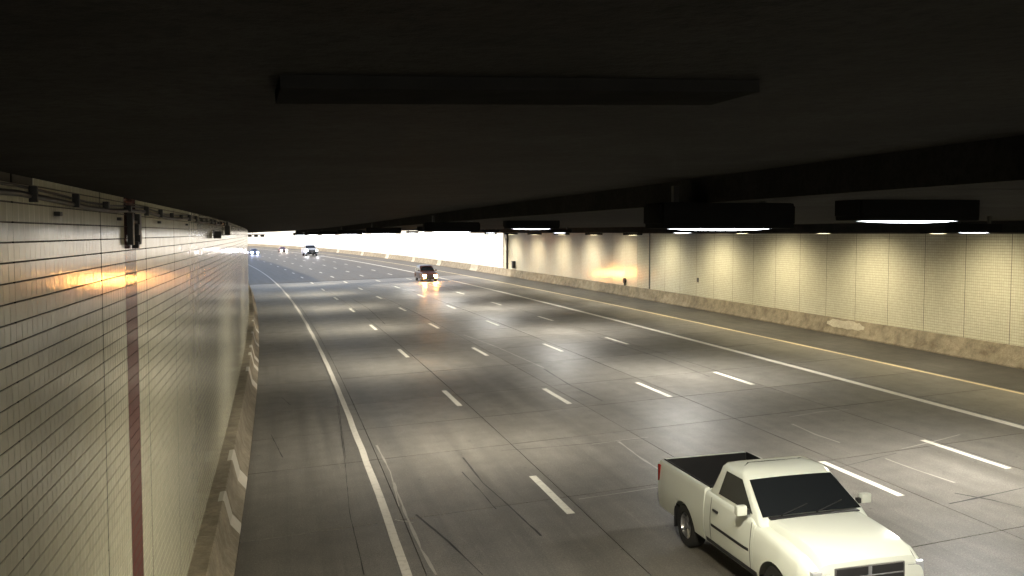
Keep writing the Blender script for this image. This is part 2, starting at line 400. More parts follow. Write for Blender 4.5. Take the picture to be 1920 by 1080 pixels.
# the largest tiles in view, each its own piece
hh = (.1193 - .007) / 2; hw = (TS - .0032) / 2; ch = .002
tv = [(-hw, .005, -hh), (hw, .005, -hh), (hw, .005, hh), (-hw, .005, hh), (-hw + ch, 0, -hh + ch), (hw - ch, 0, -hh + ch), (hw - ch, 0, hh - ch), (-hw + ch, 0, hh - ch)]
tm = bpy.data.meshes.new('tile'); tm.from_pydata(tv, [], [(4, 5, 6, 7), (0, 1, 5, 4), (1, 2, 6, 5), (2, 3, 7, 6), (3, 0, 4, 7)]); tm.materials.append(M_TILE)
vis_rows = [r for r in tile_rows_fit if r > -4.9][:43]
for c in range(NBIG):
    for r in vis_rows:
        o = bpy.data.objects.new('tile', tm); COL.objects.link(o); o.parent = wall
        sc_ = B0 + (c + .5) * TS
        o.location = Q(sc_, W_L + .004 + random.gauss(0, .0003), r + .0597)
        o.rotation_euler = (random.gauss(0, .0014), 0, head(sc_) + random.gauss(0, .0014))
lowr = [r for r in tile_rows_fit if r <= -4.9]
if len(lowr) > 1: tag(tile_field('tile_field', B0, NBIG, TS, lowr, W_L, 1, M_TILE, wall), kind='stuff')
for q in SEAMT:
    if q > 4: sweep('panel_joint', [(W_L - .001, -.4), (W_L + .0032, -.4), (W_L + .0032, 6.6), (W_L - .001, 6.6)], q - .015, q + .015, 1, M_SEAL, wall)
adopt(wall)
# far stretch of this wall, out of sight round the bend
fw = sweep('tile_facing', [(W_L, -.5), (W_L + .008, -.5), (W_L + .008, 7.0), (W_L, 7.0)], 76, PORTAL - .1, 4, M_TILE_FAR, wall); unparent_fix(fw, wall)

rwall = tag(empty('tunnel_wall', P(60, W_R + .1)), 'cream tiled tunnel wall lit by yellow lamps, behind the stained barrier beside the yellow line', 'wall')
sweep('wall_backing', [(W_R, -.6), (W_R + .5, -.6), (W_R + .5, 8.0), (W_R, 8.0)], -70, PORTAL, 4, M_GROUT, rwall)
PANEL = TS * 21
rows_r = [-5.4 + i * .1193 for i in range(46)]
s = 26.0; k = 0
while s < PORTAL - .5:
    e = min(s + PANEL, PORTAL)
    if s < 66:
        rr = [r for r in rows_r if r < -.05]
        tp = tile_field('tile_panel', s + .012, 21, (PANEL - .024) / 21, rr, W_R, -1, M_TILE, rwall, jit=.00012, grout=.006, vgap=.005)
    else:
        g = .012
        vv = []; uv = []
        for (ss, zz) in ((s + g, -5.4), (e - g, -5.4), (e - g, .05), (s + g, .05)):
            vv.append(Q(ss, W_R - .008, zz)); uv.append((ss, zz))
        for (ss, zz) in ((s + g, -5.4), (e - g, -5.4), (e - g, .05), (s + g, .05)):
            vv.append(Q(ss, W_R + .002, zz)); uv.append((ss, zz))
        tp = mesh_obj('tile_panel', vv, [(0, 3, 2, 1), (0, 1, 5, 4), (1, 2, 6, 5), (2, 3, 7, 6), (3, 0, 4, 7)], M_TILE_FAR, rwall, None, uv)
    s = e
ft = sweep('tile_facing', [(W_R - .008, -.5), (W_R, -.5), (W_R, 7.0), (W_R - .008, 7.0)], -70, 25.9, 4, M_TILE_FAR, rwall)
# the wide open joint with its dark cover strip
sweep('joint_cover', [(W_R - .03, .3), (W_R - .009, .3), (W_R - .009, 5.6), (W_R - .03, 5.6)], 66.1, 66.24, 1, M_BLACK, rwall)
adopt(rwall)

# outside the portal: retaining walls and the ground above them
rw2 = tag(empty('retaining_wall', P(200, W_R)), 'sunlit pale concrete retaining wall outside the tunnel mouth, beyond the yellow line', 'wall')
s = PORTAL + .25
while s < 425:
    sweep('wall_panel', [(W_R, -.6), (W_R + .4, -.6), (W_R + .4, 7.2), (W_R, 7.2)], s + .01, min(s + 6.1, 425) - .01, 6.1, M_OUT, rw2); s += 6.1
adopt(rw2)
rw3 = tag(empty('retaining_wall', P(200, W_L)), 'concrete retaining wall outside the tunnel mouth, beside the white edge line', 'wall')
s = PORTAL + .25
while s < 425:
    sweep('wall_panel', [(W_L - .4, -.6), (W_L, -.6), (W_L, 7.2), (W_L - .4, 7.2)], s + .01, min(s + 12.2, 425) - .01, 6.1, M_OUT, rw3); s += 12.2
adopt(rw3)
def terrain(o0, o1, s0, s1, z, name='ground'):
    vv, ff, uv = [], [], []; n = 30; m = 6
    for i in range(n + 1):
        for j in range(m + 1):
            s_, o_ = s0 + (s1 - s0) * i / n, o0 + (o1 - o0) * j / m; vv.append(Q(s_, o_, z)); uv.append((o_, s_))
    for i in range(n):
        for j in range(m): a = i * (m + 1) + j; ff.append((a, a + 1, a + m + 2, a + m + 1))
    return tag(mesh_obj(name, vv, ff, M_EARTH, None, None, uv), kind='structure')
terrain(-900, W_L - .41, -70, 1400, 2.31); terrain(W_R + .41, 900, -70, 1400, 2.312); terrain(W_L - .42, W_R + .42, -70, PORTAL, 2.33)

# ------------------------------------------------------------------ barriers
LB = [(W_L + .002, -.02), (-1.03, -.02), (-1.03, .075), (-1.20, .30), (-1.31, .80), (-1.33, .82), (W_L + .002, .82)]
lb = tag(empty('concrete_barrier', P(20, -1.3)), 'grimy concrete barrier with white painted stripes at the foot of the maroon-banded wall', 'barrier')
s = -20.0
while s < 110:
    sweep('barrier_segment', LB, s + .008, s + 3.05 - .008, 1.0, M_BARRIER, lb, smooth=30); s += 3.05
def stripe(par, prof, s0, s1, mat, sk=.0, name='painted_stripe'):
    vv, ff = [], []; n = 3
    for i in range(n + 1):
        ss = s0 + (s1 - s0) * i / n
        for k, (o, z) in enumerate(prof): vv.append(P(ss + sk * k, o, z))
    k = len(prof)
    for i in range(n):
        for j in range(k - 1): ff.append((i * k + j, i * k + j + 1, (i + 1) * k + j + 1, (i + 1) * k + j))
    return mesh_obj(name, vv, ff, mat, par)
LBS = [(-1.026, .012), (-1.026, .077), (-1.196, .302), (-1.306, .80), (-1.33, .825), (-1.42, .825)]
for (s0, wd) in ((18.9, .7), (22.2, 1.05), (36.0, 1.2), (40.6, .95), (43.2, 1.0), (49.0, .9), (55.5, .9)):
    stripe(lb, LBS, s0, s0 + wd, M_STRIPE, -.05)
adopt(lb)
RB = [(W_R - .002, -.02), (27.86, -.02), (27.86, .075), (28.02, .30), (28.12, .80), (28.135, .82), (W_R - .012, .82), (W_R - .012, .7)]
RB = [(W_R - .012, -.02), (27.86, -.02), (27.86, .075), (28.02, .30), (28.12, .80), (28.135, .82), (W_R - .012, .82)]
rb = tag(empty('concrete_barrier', P(60, 28)), 'brown stained concrete barrier with pale repair patches beside the yellow line', 'barrier')
s = 18.0; i = 0
while s < 420:
    d = (6.1, 5.2, 6.8, 4.6)[i % 4] if s < 130 else 9.15; i += 1
    sweep('barrier_segment', RB, s + .01, s + d - .01, 2.0, M_BARRIER, rb, smooth=30); s += d
RBS = [(27.856, .012), (27.856, .077), (28.016, .302), (28.116, .80), (28.135, .825), (28.2, .825)]
for (s0, wd) in ((116.5, 3.4), (136.0, 2.2), (153.0, 1.8), (173.0, 2.6), (196.0, 2.2), (222.0, 2.4)):
    stripe(rb, RBS, s0, s0 + wd, M_PATCH)
# the ragged repair patch
vv, ff = [], []; n = 14
lo = [.34 + .06 * random.random() for _ in range(n + 1)]; hi = [.70 + .09 * random.random() for _ in range(n + 1)]
for i in range(n + 1):
    for t in (0, .5, 1):
        z = lo[i] + (hi[i] - lo[i]) * t; e_ = min(i, n - i) / n; z = .52 + (z - .52) * min(1, .35 + e_ * 4)
        vv.append(P(39.9 + 3.1 * i / n, 28.016 + .1 * (z - .302) / .498 - .008, z))
for i in range(n):
    for j in range(2): ff.append((i * 3 + j, i * 3 + j + 1, i * 3 + j + 4, i * 3 + j + 3))
mesh_obj('repair_patch', vv, ff, M_PATCH, rb)
adopt(rb)

# ------------------------------------------------------------------ lamps
def spot(parent, name, loc, size, blend, watts, col, rad=.2):
    l = bpy.data.lights.new(name, 'SPOT'); l.spot_size = R_(size); l.spot_blend = blend; l.energy = watts; l.color = col; l.shadow_soft_size = rad
    o = bpy.data.objects.new(name, l); COL.objects.link(o); o.location = loc; o.parent = parent; return o
def dome(bm, lx, ly, dz, nx=16, ny=6):
    vs_ = []
    for i in range(nx + 1):
        for j in range(ny + 1):
            u, v = -1 + 2 * i / nx, -1 + 2 * j / ny
            vs_.append(bm.verts.new((u * lx / 2, v * ly / 2, -dz * (1 - u ** 4) * (1 - v * v))))
    for i in range(nx):
        for j in range(ny):
            a = i * (ny + 1) + j; bm.faces.new((vs_[a], vs_[a + ny + 1], vs_[a + ny + 2], vs_[a + 1]))
def make_lamp(L, Wd, Hh, lens, mat, bulge=.035):
    r = empty('ceiling_lamp')
    bm = bmesh.new(); bbox(bm, -Wd / 2, Wd / 2, -L / 2, L / 2, .0, Hh, .03); bm_obj('housing', bm, M_HOUSE, r, 40)
    bm = bmesh.new(); dome(bm, lens[0], lens[1], bulge); o = bm_obj('lens', bm, mat, r, 60); o.location = (0, 0, -.003)
    for e in (-1, 1):
        box('end_cap', (Wd / 2 + .002 if e > 0 else -Wd / 2 - .03, Wd / 2 + .03 if e > 0 else -Wd / 2 - .002, -L / 2 + .04, L / 2 - .04, .05, Hh - .03), M_HOUSE, r, .01)
        box('hanger', (e * Wd * .34 - .03, e * Wd * .34 + .03, -.03, .03, Hh - .002, Hh + .17), M_DGREY, r)
    return r
def copy_tree(o, parent=None):
    c = o.copy(); COL.objects.link(c); c.parent = parent
    for ch_ in list(o.children): copy_tree(ch_, c)
    return c
WHITE_L, YEL_L = (.90, .95, 1.0), (1.0, .87, .60)
lampA = make_lamp(.5, 1.42, .26, (1.0, .36), M_LENS, .016)
SA = [8.75 + 15.55 * i for i in range(-2, 7)]
first = True
ORD_ = 'first second third fourth fifth sixth seventh eighth ninth tenth eleventh'.split()
for o_, lab, grp in ((4.25, 'black boxed white lamp under the ceiling rib, %s from the tunnel mouth', 'lamps under the ceiling rib'),
                     (6.45, 'black boxed white lamp on the soffit panels, %s from the tunnel mouth', 'lamps on the soffit panels')):
    for i, s in enumerate(SA):
        lp = lampA if first else copy_tree(lampA); first = False
        lp.location = Q(s, o_, (.015 if o_ < 5 else .05) + drop(s, o_) + (.08 if o_ > 5 else .03)); lp.rotation_euler = (0, 0, head(s) - math.pi / 2)
        tag(lp, lab % ORD_[len(SA) - 1 - i], 'lamp', grp)
        warm = YEL_L if i % 3 == 1 and o_ < 5 else WHITE_L
        sp = spot(lp, 'lamp_light', (0, 0, -.06), 156, .9, (800 if i == 2 else 430) if o_ < 5 else 360, ((1.0, .89, .62) if i == 2 else (1.0, .92, .74)) if o_ < 5 else (1.0, .96, .90), .4); sp.rotation_euler = (R_(24), R_(14 if o_ < 5 else 0), 0)
ORD = 'first second third fourth fifth sixth seventh eighth ninth tenth eleventh twelfth thirteenth fourteenth fifteenth sixteenth seventeenth eighteenth nineteenth twentieth'.split()
lampW = make_lamp(.42, 1.35, .15, (.7, .26), M_LENSY, .006)
SW = [31.6 + 7.75 * i for i in range(-8, 10) if 31.6 + 7.75 * i < 103]
for i, s in enumerate(SW):
    lp = lampW if i == 0 else copy_tree(lampW)
    lp.location = Q(s, 25.3, -.02 if s < 57 else -.15); lp.rotation_euler = (0, 0, head(s) + math.pi / 2)
    tag(lp, 'small dark boxed lamp on the fascia, %s from the tunnel mouth' % ORD[len(SW) - 1 - i], 'lamp', 'lamps along the fascia')
    sp = spot(lp, 'lamp_light', (0, 0, -.04), 156, .85, 620 if s < 58 else 370 if s < 75 else 520, YEL_L if s < 58 else (.86, .93, 1.0), .7); sp.rotation_euler = (0, R_(22), 0)

lampC = make_lamp(.42, 1.2, .2, (.7, .26), M_LENS, .006)
SCC = [2.5 + 15.55 * i for i in range(-1, 7)]
for i, s in enumerate(SCC):
    lp = lampC if i == 0 else copy_tree(lampC)
    lp.location = Q(s, 15.2, .01); lp.rotation_euler = (0, 0, head(s) + math.pi / 2)
    tag(lp, 'flat dark boxed white lamp midway across the soffit panels, %s from the tunnel mouth' % ORD[len(SCC) - 1 - i], 'lamp', 'lamps midway across the soffit')
    spot(lp, 'lamp_light', (0, 0, -.04), 160, .9, 1150, (1.0, .96, .88), .4)

# ------------------------------------------------------------------ things fixed to the walls
def fixed(name, label, cat, s, o, z, right=False):
    r = tag(empty(name, Q(s, o, z), head(s) - math.pi / 2), label, cat); return r   # local y along the tunnel, local x across
cd = tag(empty('cable_conduit', Q(12, W_L + .06, .25)), 'dark clamped cable conduits along the top of the maroon-banded wall', 'conduit')
for (o_, z_, r_) in ((W_L + .045, .215, .019), (W_L + .035, .262, .009)):
    bm = bmesh.new(); s = 2.0
    while s < 26:
        j = .02 * math.sin(s * 1.3) if r_ < .02 else .008 * math.sin(s * .9)
        tube(bm, Q(s, o_, z_ + j), Q(s + 1.02, o_, z_ + (.02 * math.sin((s + 1) * 1.3) if r_ < .02 else .008 * math.sin((s + 1) * .9))), r_, 8); s += 1.0
    bm_obj('conduit', bm, M_BLACK, cd, 60)
s = 5.1
while s < 26:
    a = Q(s, W_L + .07, .25); bm = bmesh.new(); bbox(bm, -.03, .02, -.018, .018, -.05, .05, .006); c = bm_obj('clamp', bm, M_BLACK, cd, 40); c.location = (a[0], a[1], a[2] - .01); c.rotation_euler = (0, 0, head(s) - math.pi / 2)
    if int(s * 3) % 2: c.scale = (1, 2.0, .6)
    s += 1.17
for s in (7.0, 9.4, 12.2, 15.5):
    bm = bmesh.new(); bbox(bm, -.02, .02, -.04, .04, -.012, .018, .004); c = bm_obj('saddle', bm, M_BLACK, cd, 40); c.location = Q(s, W_L + .04, .13); c.rotation_euler = (0, 0, head(s) - math.pi / 2)
adopt(cd)
t = fixed('wall_bracket', 'dark twin-post bracket bolted over the top of the maroon band', 'bracket', 10.25, W_L + .02, .0)
for e in (-.25, .22): box('post', (-.005, .05, e - .06, e + .06, -.12, .20), M_DGREY, t, .008)
box('box', (-.005, .07, -.05, .05, -.02, .09), M_DGREY, t, .01); box('cross_bar', (.0, .03, -.3, .28, .10, .13), M_BLACK, t)
box('drip_box', (-.005, .06, -.05, .05, -.16, -.09), M_DGREY, t, .01)
t = fixed('cctv_camera', 'small black camera in a U-shaped bracket on the tiled wall', 'camera', 21.6, W_L + .02, -.02)
box('mount_plate', (0, .02, -.1, .1, -.1, .08), M_BLACK, t); box('bracket_arm', (.018, .16, -.11, -.07, -.1, -.02), M_BLACK, t); box('bracket_arm', (.018, .16, .07, .11, -.1, .06), M_BLACK, t)
box('body', (.05, .15, -.066, .066, -.1, -.04), M_DGREY, t, .015); box('lens_hood', (.06, .14, -.09, -.067, -.09, -.05), M_BLACK, t)
t = fixed('drop_box', 'black narrow junction box under the ceiling past the small wall camera', 'junction box', 26.1, W_L + .02, .08)
box('box', (0, .14, -.14, .14, -.14, .12), M_BLACK, t, .012); box('stub_pipe', (.04, .09, -.03, .03, .118, .24), M_BLACK, t)
t = fixed('hanging_fixture', 'dark triple-head fixture hung under the ceiling by the tunnel mouth', 'fixture', 104.5, -.6, -.28)
box('stem', (-.03, .03, -.03, .03, .14, .42), M_BLACK, t); box('bar', (-.5, 1.3, -.05, .05, .08, .15), M_BLACK, t)
for e in (-.3, .35, 1.0): box('head', (e - .2, e + .2, -.12, .12, -.14, .09), M_BLACK, t, .03)
t = tag(empty('downpipe', P(104.3, W_R - .1)), 'black vertical downpipe on the daylit end of the tiled wall', 'pipe')
for (za, zb, r) in ((.82, 3.0, .14), (3.0, 4.3, .12), (4.3, 5.0, .09)):
    bm = bmesh.new(); tube(bm, (0, 0, za), (0, 0, zb), r, 12); bm_obj('pipe_length', bm, M_BLACK, t, 50)
for z in (1.4, 2.9, 4.3): box('collar', (-.17, .17, -.17, .17, z - .06, z + .06), M_DGREY, t, .02)
t = fixed('call_box', 'black call box on a pale plate beside the downpipe', 'call box', 101.7, W_R - .02, -3.65)
box('back_plate', (-.03, 0, -.5, .95, -.42, .40), M_STEEL, t, .01); box('cabinet', (-.3, -.032, -.28, .28, -.36, .38), M_BLACK, t, .03); box('hood', (-.36, -.05, -.31, .31, .382, .43), M_DGREY, t, .01)
t = fixed('wall_lantern', 'small round-topped black fitting just above the barrier on the tiled wall', 'fitting', 70.8, W_R - .02, -3.91)
bm = bmesh.new(); tube(bm, (-.16, 0, 0), (-.01, 0, 0), .22, 16); bm_obj('drum', bm, M_BLACK, t, 50); box('foot', (-.12, -.02, -.09, .09, -.42, -.2), M_DGREY, t, .01)
t = fixed('marker_plate', 'small upright black plate midway up the tiled wall', 'plate', 58.2, W_R - .02, -3.24)
box('plate', (-.03, -.005, -.12, .12, -.16, .16), M_BLACK, t, .01); box('rim', (-.034, -.031, -.09, .09, -.13, .13), M_DGREY, t)

# ------------------------------------------------------------------ vehicles
def paint(name, col, rough=.28):
    a = M_(name); g = a.n('NewGeometry'); tc = a.n('TexCoord'); f = a.noise(tc.outputs['Object'], 3, 4)
    z = a.n('SeparateXYZ'); a.l(tc.outputs['Object'], z.inputs[0])
    low = a.math('MULTIPLY', a.ramp(z.outputs[2], [(.35, (1, 1, 1)), (.85, (0, 0, 0))]), a.math('MULTIPLY', f, .5))   # road film on the sills
    a.l(a.mix(low, col, tuple(.55 * c + .03 for c in col)), a.b.inputs['Base Color']); a.set(Roughness=rough, Coat_Weight=.6, Coat_Roughness=.08); return a.m
M_GLASS = M_('dark_car_glass').set(Base_Color=(.012, .014, .016, 1), Roughness=.06, Specular_IOR_Level=.5).m
M_TYRE = plain('tyre_rubber', (.016, .016, .016), .8)
M_RIM = plain('alloy_rim', (.42, .42, .43), .3, .9)
M_CHROME = plain('chrome_trim', (.62, .63, .65), .12, 1.0)
M_PLASTIC = plain('black_plastic', (.018, .018, .019), .5)
M_RED = plain('red_lens', (.28, .012, .01), .2)
M_CLEAR = plain('clear_lens', (.62, .64, .68), .1, .4, 1.0)
M_AMBER = plain('amber_lens', (.55, .2, .02), .2)

class Car:
    """body sides, hood and bed lofted along x (forward), y left, z up; wheel arches are cut into the sills"""
    def __init__(s, L, W, zb, wheels, wr, stations, arch=1.16):
        s.W, s.zb, s.wheels, s.wr = W, zb, wheels, wr; s.ra = wr * arch; s.st = sorted(stations)
    def lerp(s, x, k):
        st = s.st
        if x <= st[0][0]: return st[0][k]
        for a, b in zip(st[:-1], st[1:]):
            if x <= b[0]:
                t = (x - a[0]) / (b[0] - a[0]); t = t * t * (3 - 2 * t) if k == 1 else t
                return a[k] + (b[k] - a[k]) * t
        return st[-1][k]
    def low(s, x):
        z = s.zb
        for xw in s.wheels:
            d = abs(x - xw)
            if d < s.ra: z = max(z, s.wr + math.sqrt(s.ra ** 2 - d * d) * .98)
        return z
    def half(s, x): return s.lerp(x, 1)
    def top(s, x): return s.lerp(x, 2)
    def side_y(s, x, z):
        zl, zt, w = s.zb, s.top(x), s.half(x); t = (z - zl) / max(zt - zl, .01)
        return w * (.955 + .045 * math.sin(math.pi * min(max(t * .9 + .12, 0), 1))) if t < 1 else w * .96
    def xs(s, x0, x1):
        X = set(np.linspace(x0, x1, 26).tolist())
        for xw in s.wheels:
            for k in range(0, 17):
                x = xw + s.ra * math.cos(math.pi * k / 16)
                if x0 <= x <= x1: X.add(round(x, 4))
            for e in (-1, 1):
                x = xw + e * (s.ra + .002)
                if x0 <= x <= x1: X.add(round(x, 4))
        for a in s.st:
            if x0 <= a[0] <= x1: X.add(a[0])
        return sorted(X)
    def shell(s, name, x0, x1, mat, parent, crown=.05, bed=None, caps=True, round_=.09):
        X = s.xs(x0, x1); vv, ff = [], []; rows = []
        for x in X:
            zl, zt, w = s.low(x), s.top(x), s.half(x); h = []
            for t in (0, .2, .4, .6, .8): z = zl + (zt - round_ - zl) * t; h.append((s.side_y(x, z), z))
            h.append((s.side_y(x, zt - round_), zt - round_))
            if bed is None:
                wi = w * .96; h += [(wi - .012, zt - round_ * .45), (wi - round_ * .5, zt - .012), (wi - round_, zt), (wi * .55, zt + crown * .8), (wi * .25, zt + crown), (0, zt + crown * 1.02)]
            else:
                wi = w * .965; h += [(wi - .005, zt - .03), (wi - .02, zt - .006), (wi - .05, zt), (wi - .095, zt - .004), (wi - .10, bed), (0, bed)]
            prof = h + [(-y, z) for (y, z) in h[-2::-1]]
            rows.append(len(prof)); vv += [(x, y, z) for (y, z) in prof]
        k = rows[0]
        for i in range(len(X) - 1):
            for j in range(k - 1): ff.append((i * k + j, i * k + j + 1, (i + 1) * k + j + 1, (i + 1) * k + j))
        if caps:
            ff.append(tuple(range(k))); b = (len(X) - 1) * k; ff.append(tuple(b + j for j in range(k - 1, -1, -1)))
        o = mesh_obj(name, vv, ff, mat, parent)
        bm = bmesh.new(); bm.from_mesh(o.data); bmesh.ops.remove_doubles(bm, verts=bm.verts[:], dist=.0005); bmesh.ops.recalc_face_normals(bm, faces=bm.faces[:])
        bm.to_mesh(o.data); bm.free(); o.data.shade_smooth(); o.data.set_sharp_from_angle(angle=R_(32)); return o
    def side_patch(s, name, x0, x1, z0, z1, sg, mat, parent, off=.004, th=.0):
        n, m = 8, 6; vv, ff = [], []
        for i in range(n + 1):
            for j in range(m + 1):
                x, z = x0 + (x1 - x0) * i / n, z0 + (z1 - z0) * j / m
                edge = 0 if (i in (0, n) or j in (0, m)) else off
                vv.append((x, sg * (s.side_y(x, z) + edge + .0008), z))
        for i in range(n):
            for j in range(m): a = i * (m + 1) + j; q = (a, a + m + 1, a + m + 2, a + 1); ff.append(q if sg < 0 else q[::-1])
        return mesh_obj(name, vv, ff, mat, parent, 50)
def wheel(parent, x, y, r, wd, sg, spokes=5):
    w_ = empty('wheel', (x, y, r)); w_.parent = parent
    bm = bmesh.new(); n = 28; prof = [(r * .62, -wd / 2), (r * .93, -wd / 2), (r, -wd * .36), (r, wd * .36), (r * .93, wd / 2), (r * .62, wd / 2)]
    ring = [[bm.verts.new((pr * math.cos(a), py, pr * math.sin(a))) for (pr, py) in prof] for a in [2 * math.pi * i / n for i in range(n)]]
    for i in range(n):
        for j in range(len(prof)): a, b = ring[i], ring[(i + 1) % n]; bm.faces.new((a[j], a[(j + 1) % 6], b[(j + 1) % 6], b[j]))
    bm_obj('tyre', bm, M_TYRE, w_, 40)
    bm = bmesh.new(); yy = sg * wd * .36
    prof = [(r * .63, yy), (r * .58, yy + sg * .02), (r * .55, yy - sg * .02), (r * .5, yy - sg * .045)]
    ring = [[bm.verts.new((pr * math.cos(a), py, pr * math.sin(a))) for (pr, py) in prof] for a in [2 * math.pi * i / n for i in range(n)]]
    for i in range(n):
        for j in range(3): a, b = ring[i], ring[(i + 1) % n]; bm.faces.new((a[j], a[j + 1], b[j + 1], b[j]))
    bmesh.ops.create_circle(bm, cap_ends=True, segments=20, radius=r * .6, matrix=Matrix.Translation((0, yy - sg * .06, 0)) @ Matrix.Rotation(math.pi / 2, 4, 'X'))
    for k in range(spokes):
        a = 2 * math.pi * k / spokes; tube(bm, (0, yy - sg * .02, 0), (r * .57 * math.cos(a), yy - sg * .01, r * .57 * math.sin(a)), .034, 6)
    tube(bm, (0, yy - sg * .05, 0), (0, yy + sg * .015, 0), .07, 12)
    bm_obj('rim', bm, M_RIM, w_, 40)
    return w_
def greenhouse(name, levels, mat, parent, rc=.1):
    """levels: (z, x_front, x_rear, half_width); rounded-corner rings joined, closed by a crowned roof"""
    vv, ff = [], []; K = 0
    for (z, xf, xr, hw_) in levels:
        ring = []
        for (cx, cy, a0) in ((xf - rc, hw_ - rc, 0), (xr + rc, hw_ - rc, 90), (xr + rc, -hw_ + rc, 180), (xf - rc, -hw_ + rc, 270)):
            for k in range(5): a = R_(a0 + 22.5 * k); ring.append((cx + rc * math.cos(a), cy + rc * math.sin(a), z))
        K = len(ring); vv += ring
    for i in range(len(levels) - 1):
        for j in range(K): ff.append((i * K + j, i * K + (j + 1) % K, (i + 1) * K + (j + 1) % K, (i + 1) * K + j))
    ff.append(tuple((len(levels) - 1) * K + j for j in range(K)))
    return mesh_obj(name, vv, ff, mat, parent, 48)
def quad(name, pts, mat, parent, off, th=.0, nu=4, nv=4, inset=0.0):
    """a pane bounded by four corners, pushed out along its normal"""
    p = [Vector(q) for q in pts]; nrm = (p[1] - p[0]).cross(p[3] - p[0]).normalized(); vv, ff = [], []
    for i in range(nu + 1):
        for j in range(nv + 1):
            u, v = i / nu, j / nv; q = (p[0] * (1 - u) + p[1] * u) * (1 - v) + (p[3] * (1 - u) + p[2] * u) * v
            vv.append(q + nrm * (off + th * (1 - (2 * u - 1) ** 2)))
    for i in range(nu):
        for j in range(nv): a = i * (nv + 1) + j; ff.append((a, a + nv + 1, a + nv + 2, a + 1))
    return mesh_obj(name, vv, ff, mat, parent, 50)

def place(root, s, o, toward=True):
    root.location = P(s, o, .006); h = head(s) + (math.pi if toward else 0)
    # stand on the tilted road
    up = Vector((-GX, -GY, 1)).normalized(); f = Vector((math.cos(h), math.sin(h), 0)); f = (f - up * f.dot(up)).normalized(); l = up.cross(f)
    root.rotation_euler = Matrix((f, l, up)).transposed().to_euler()

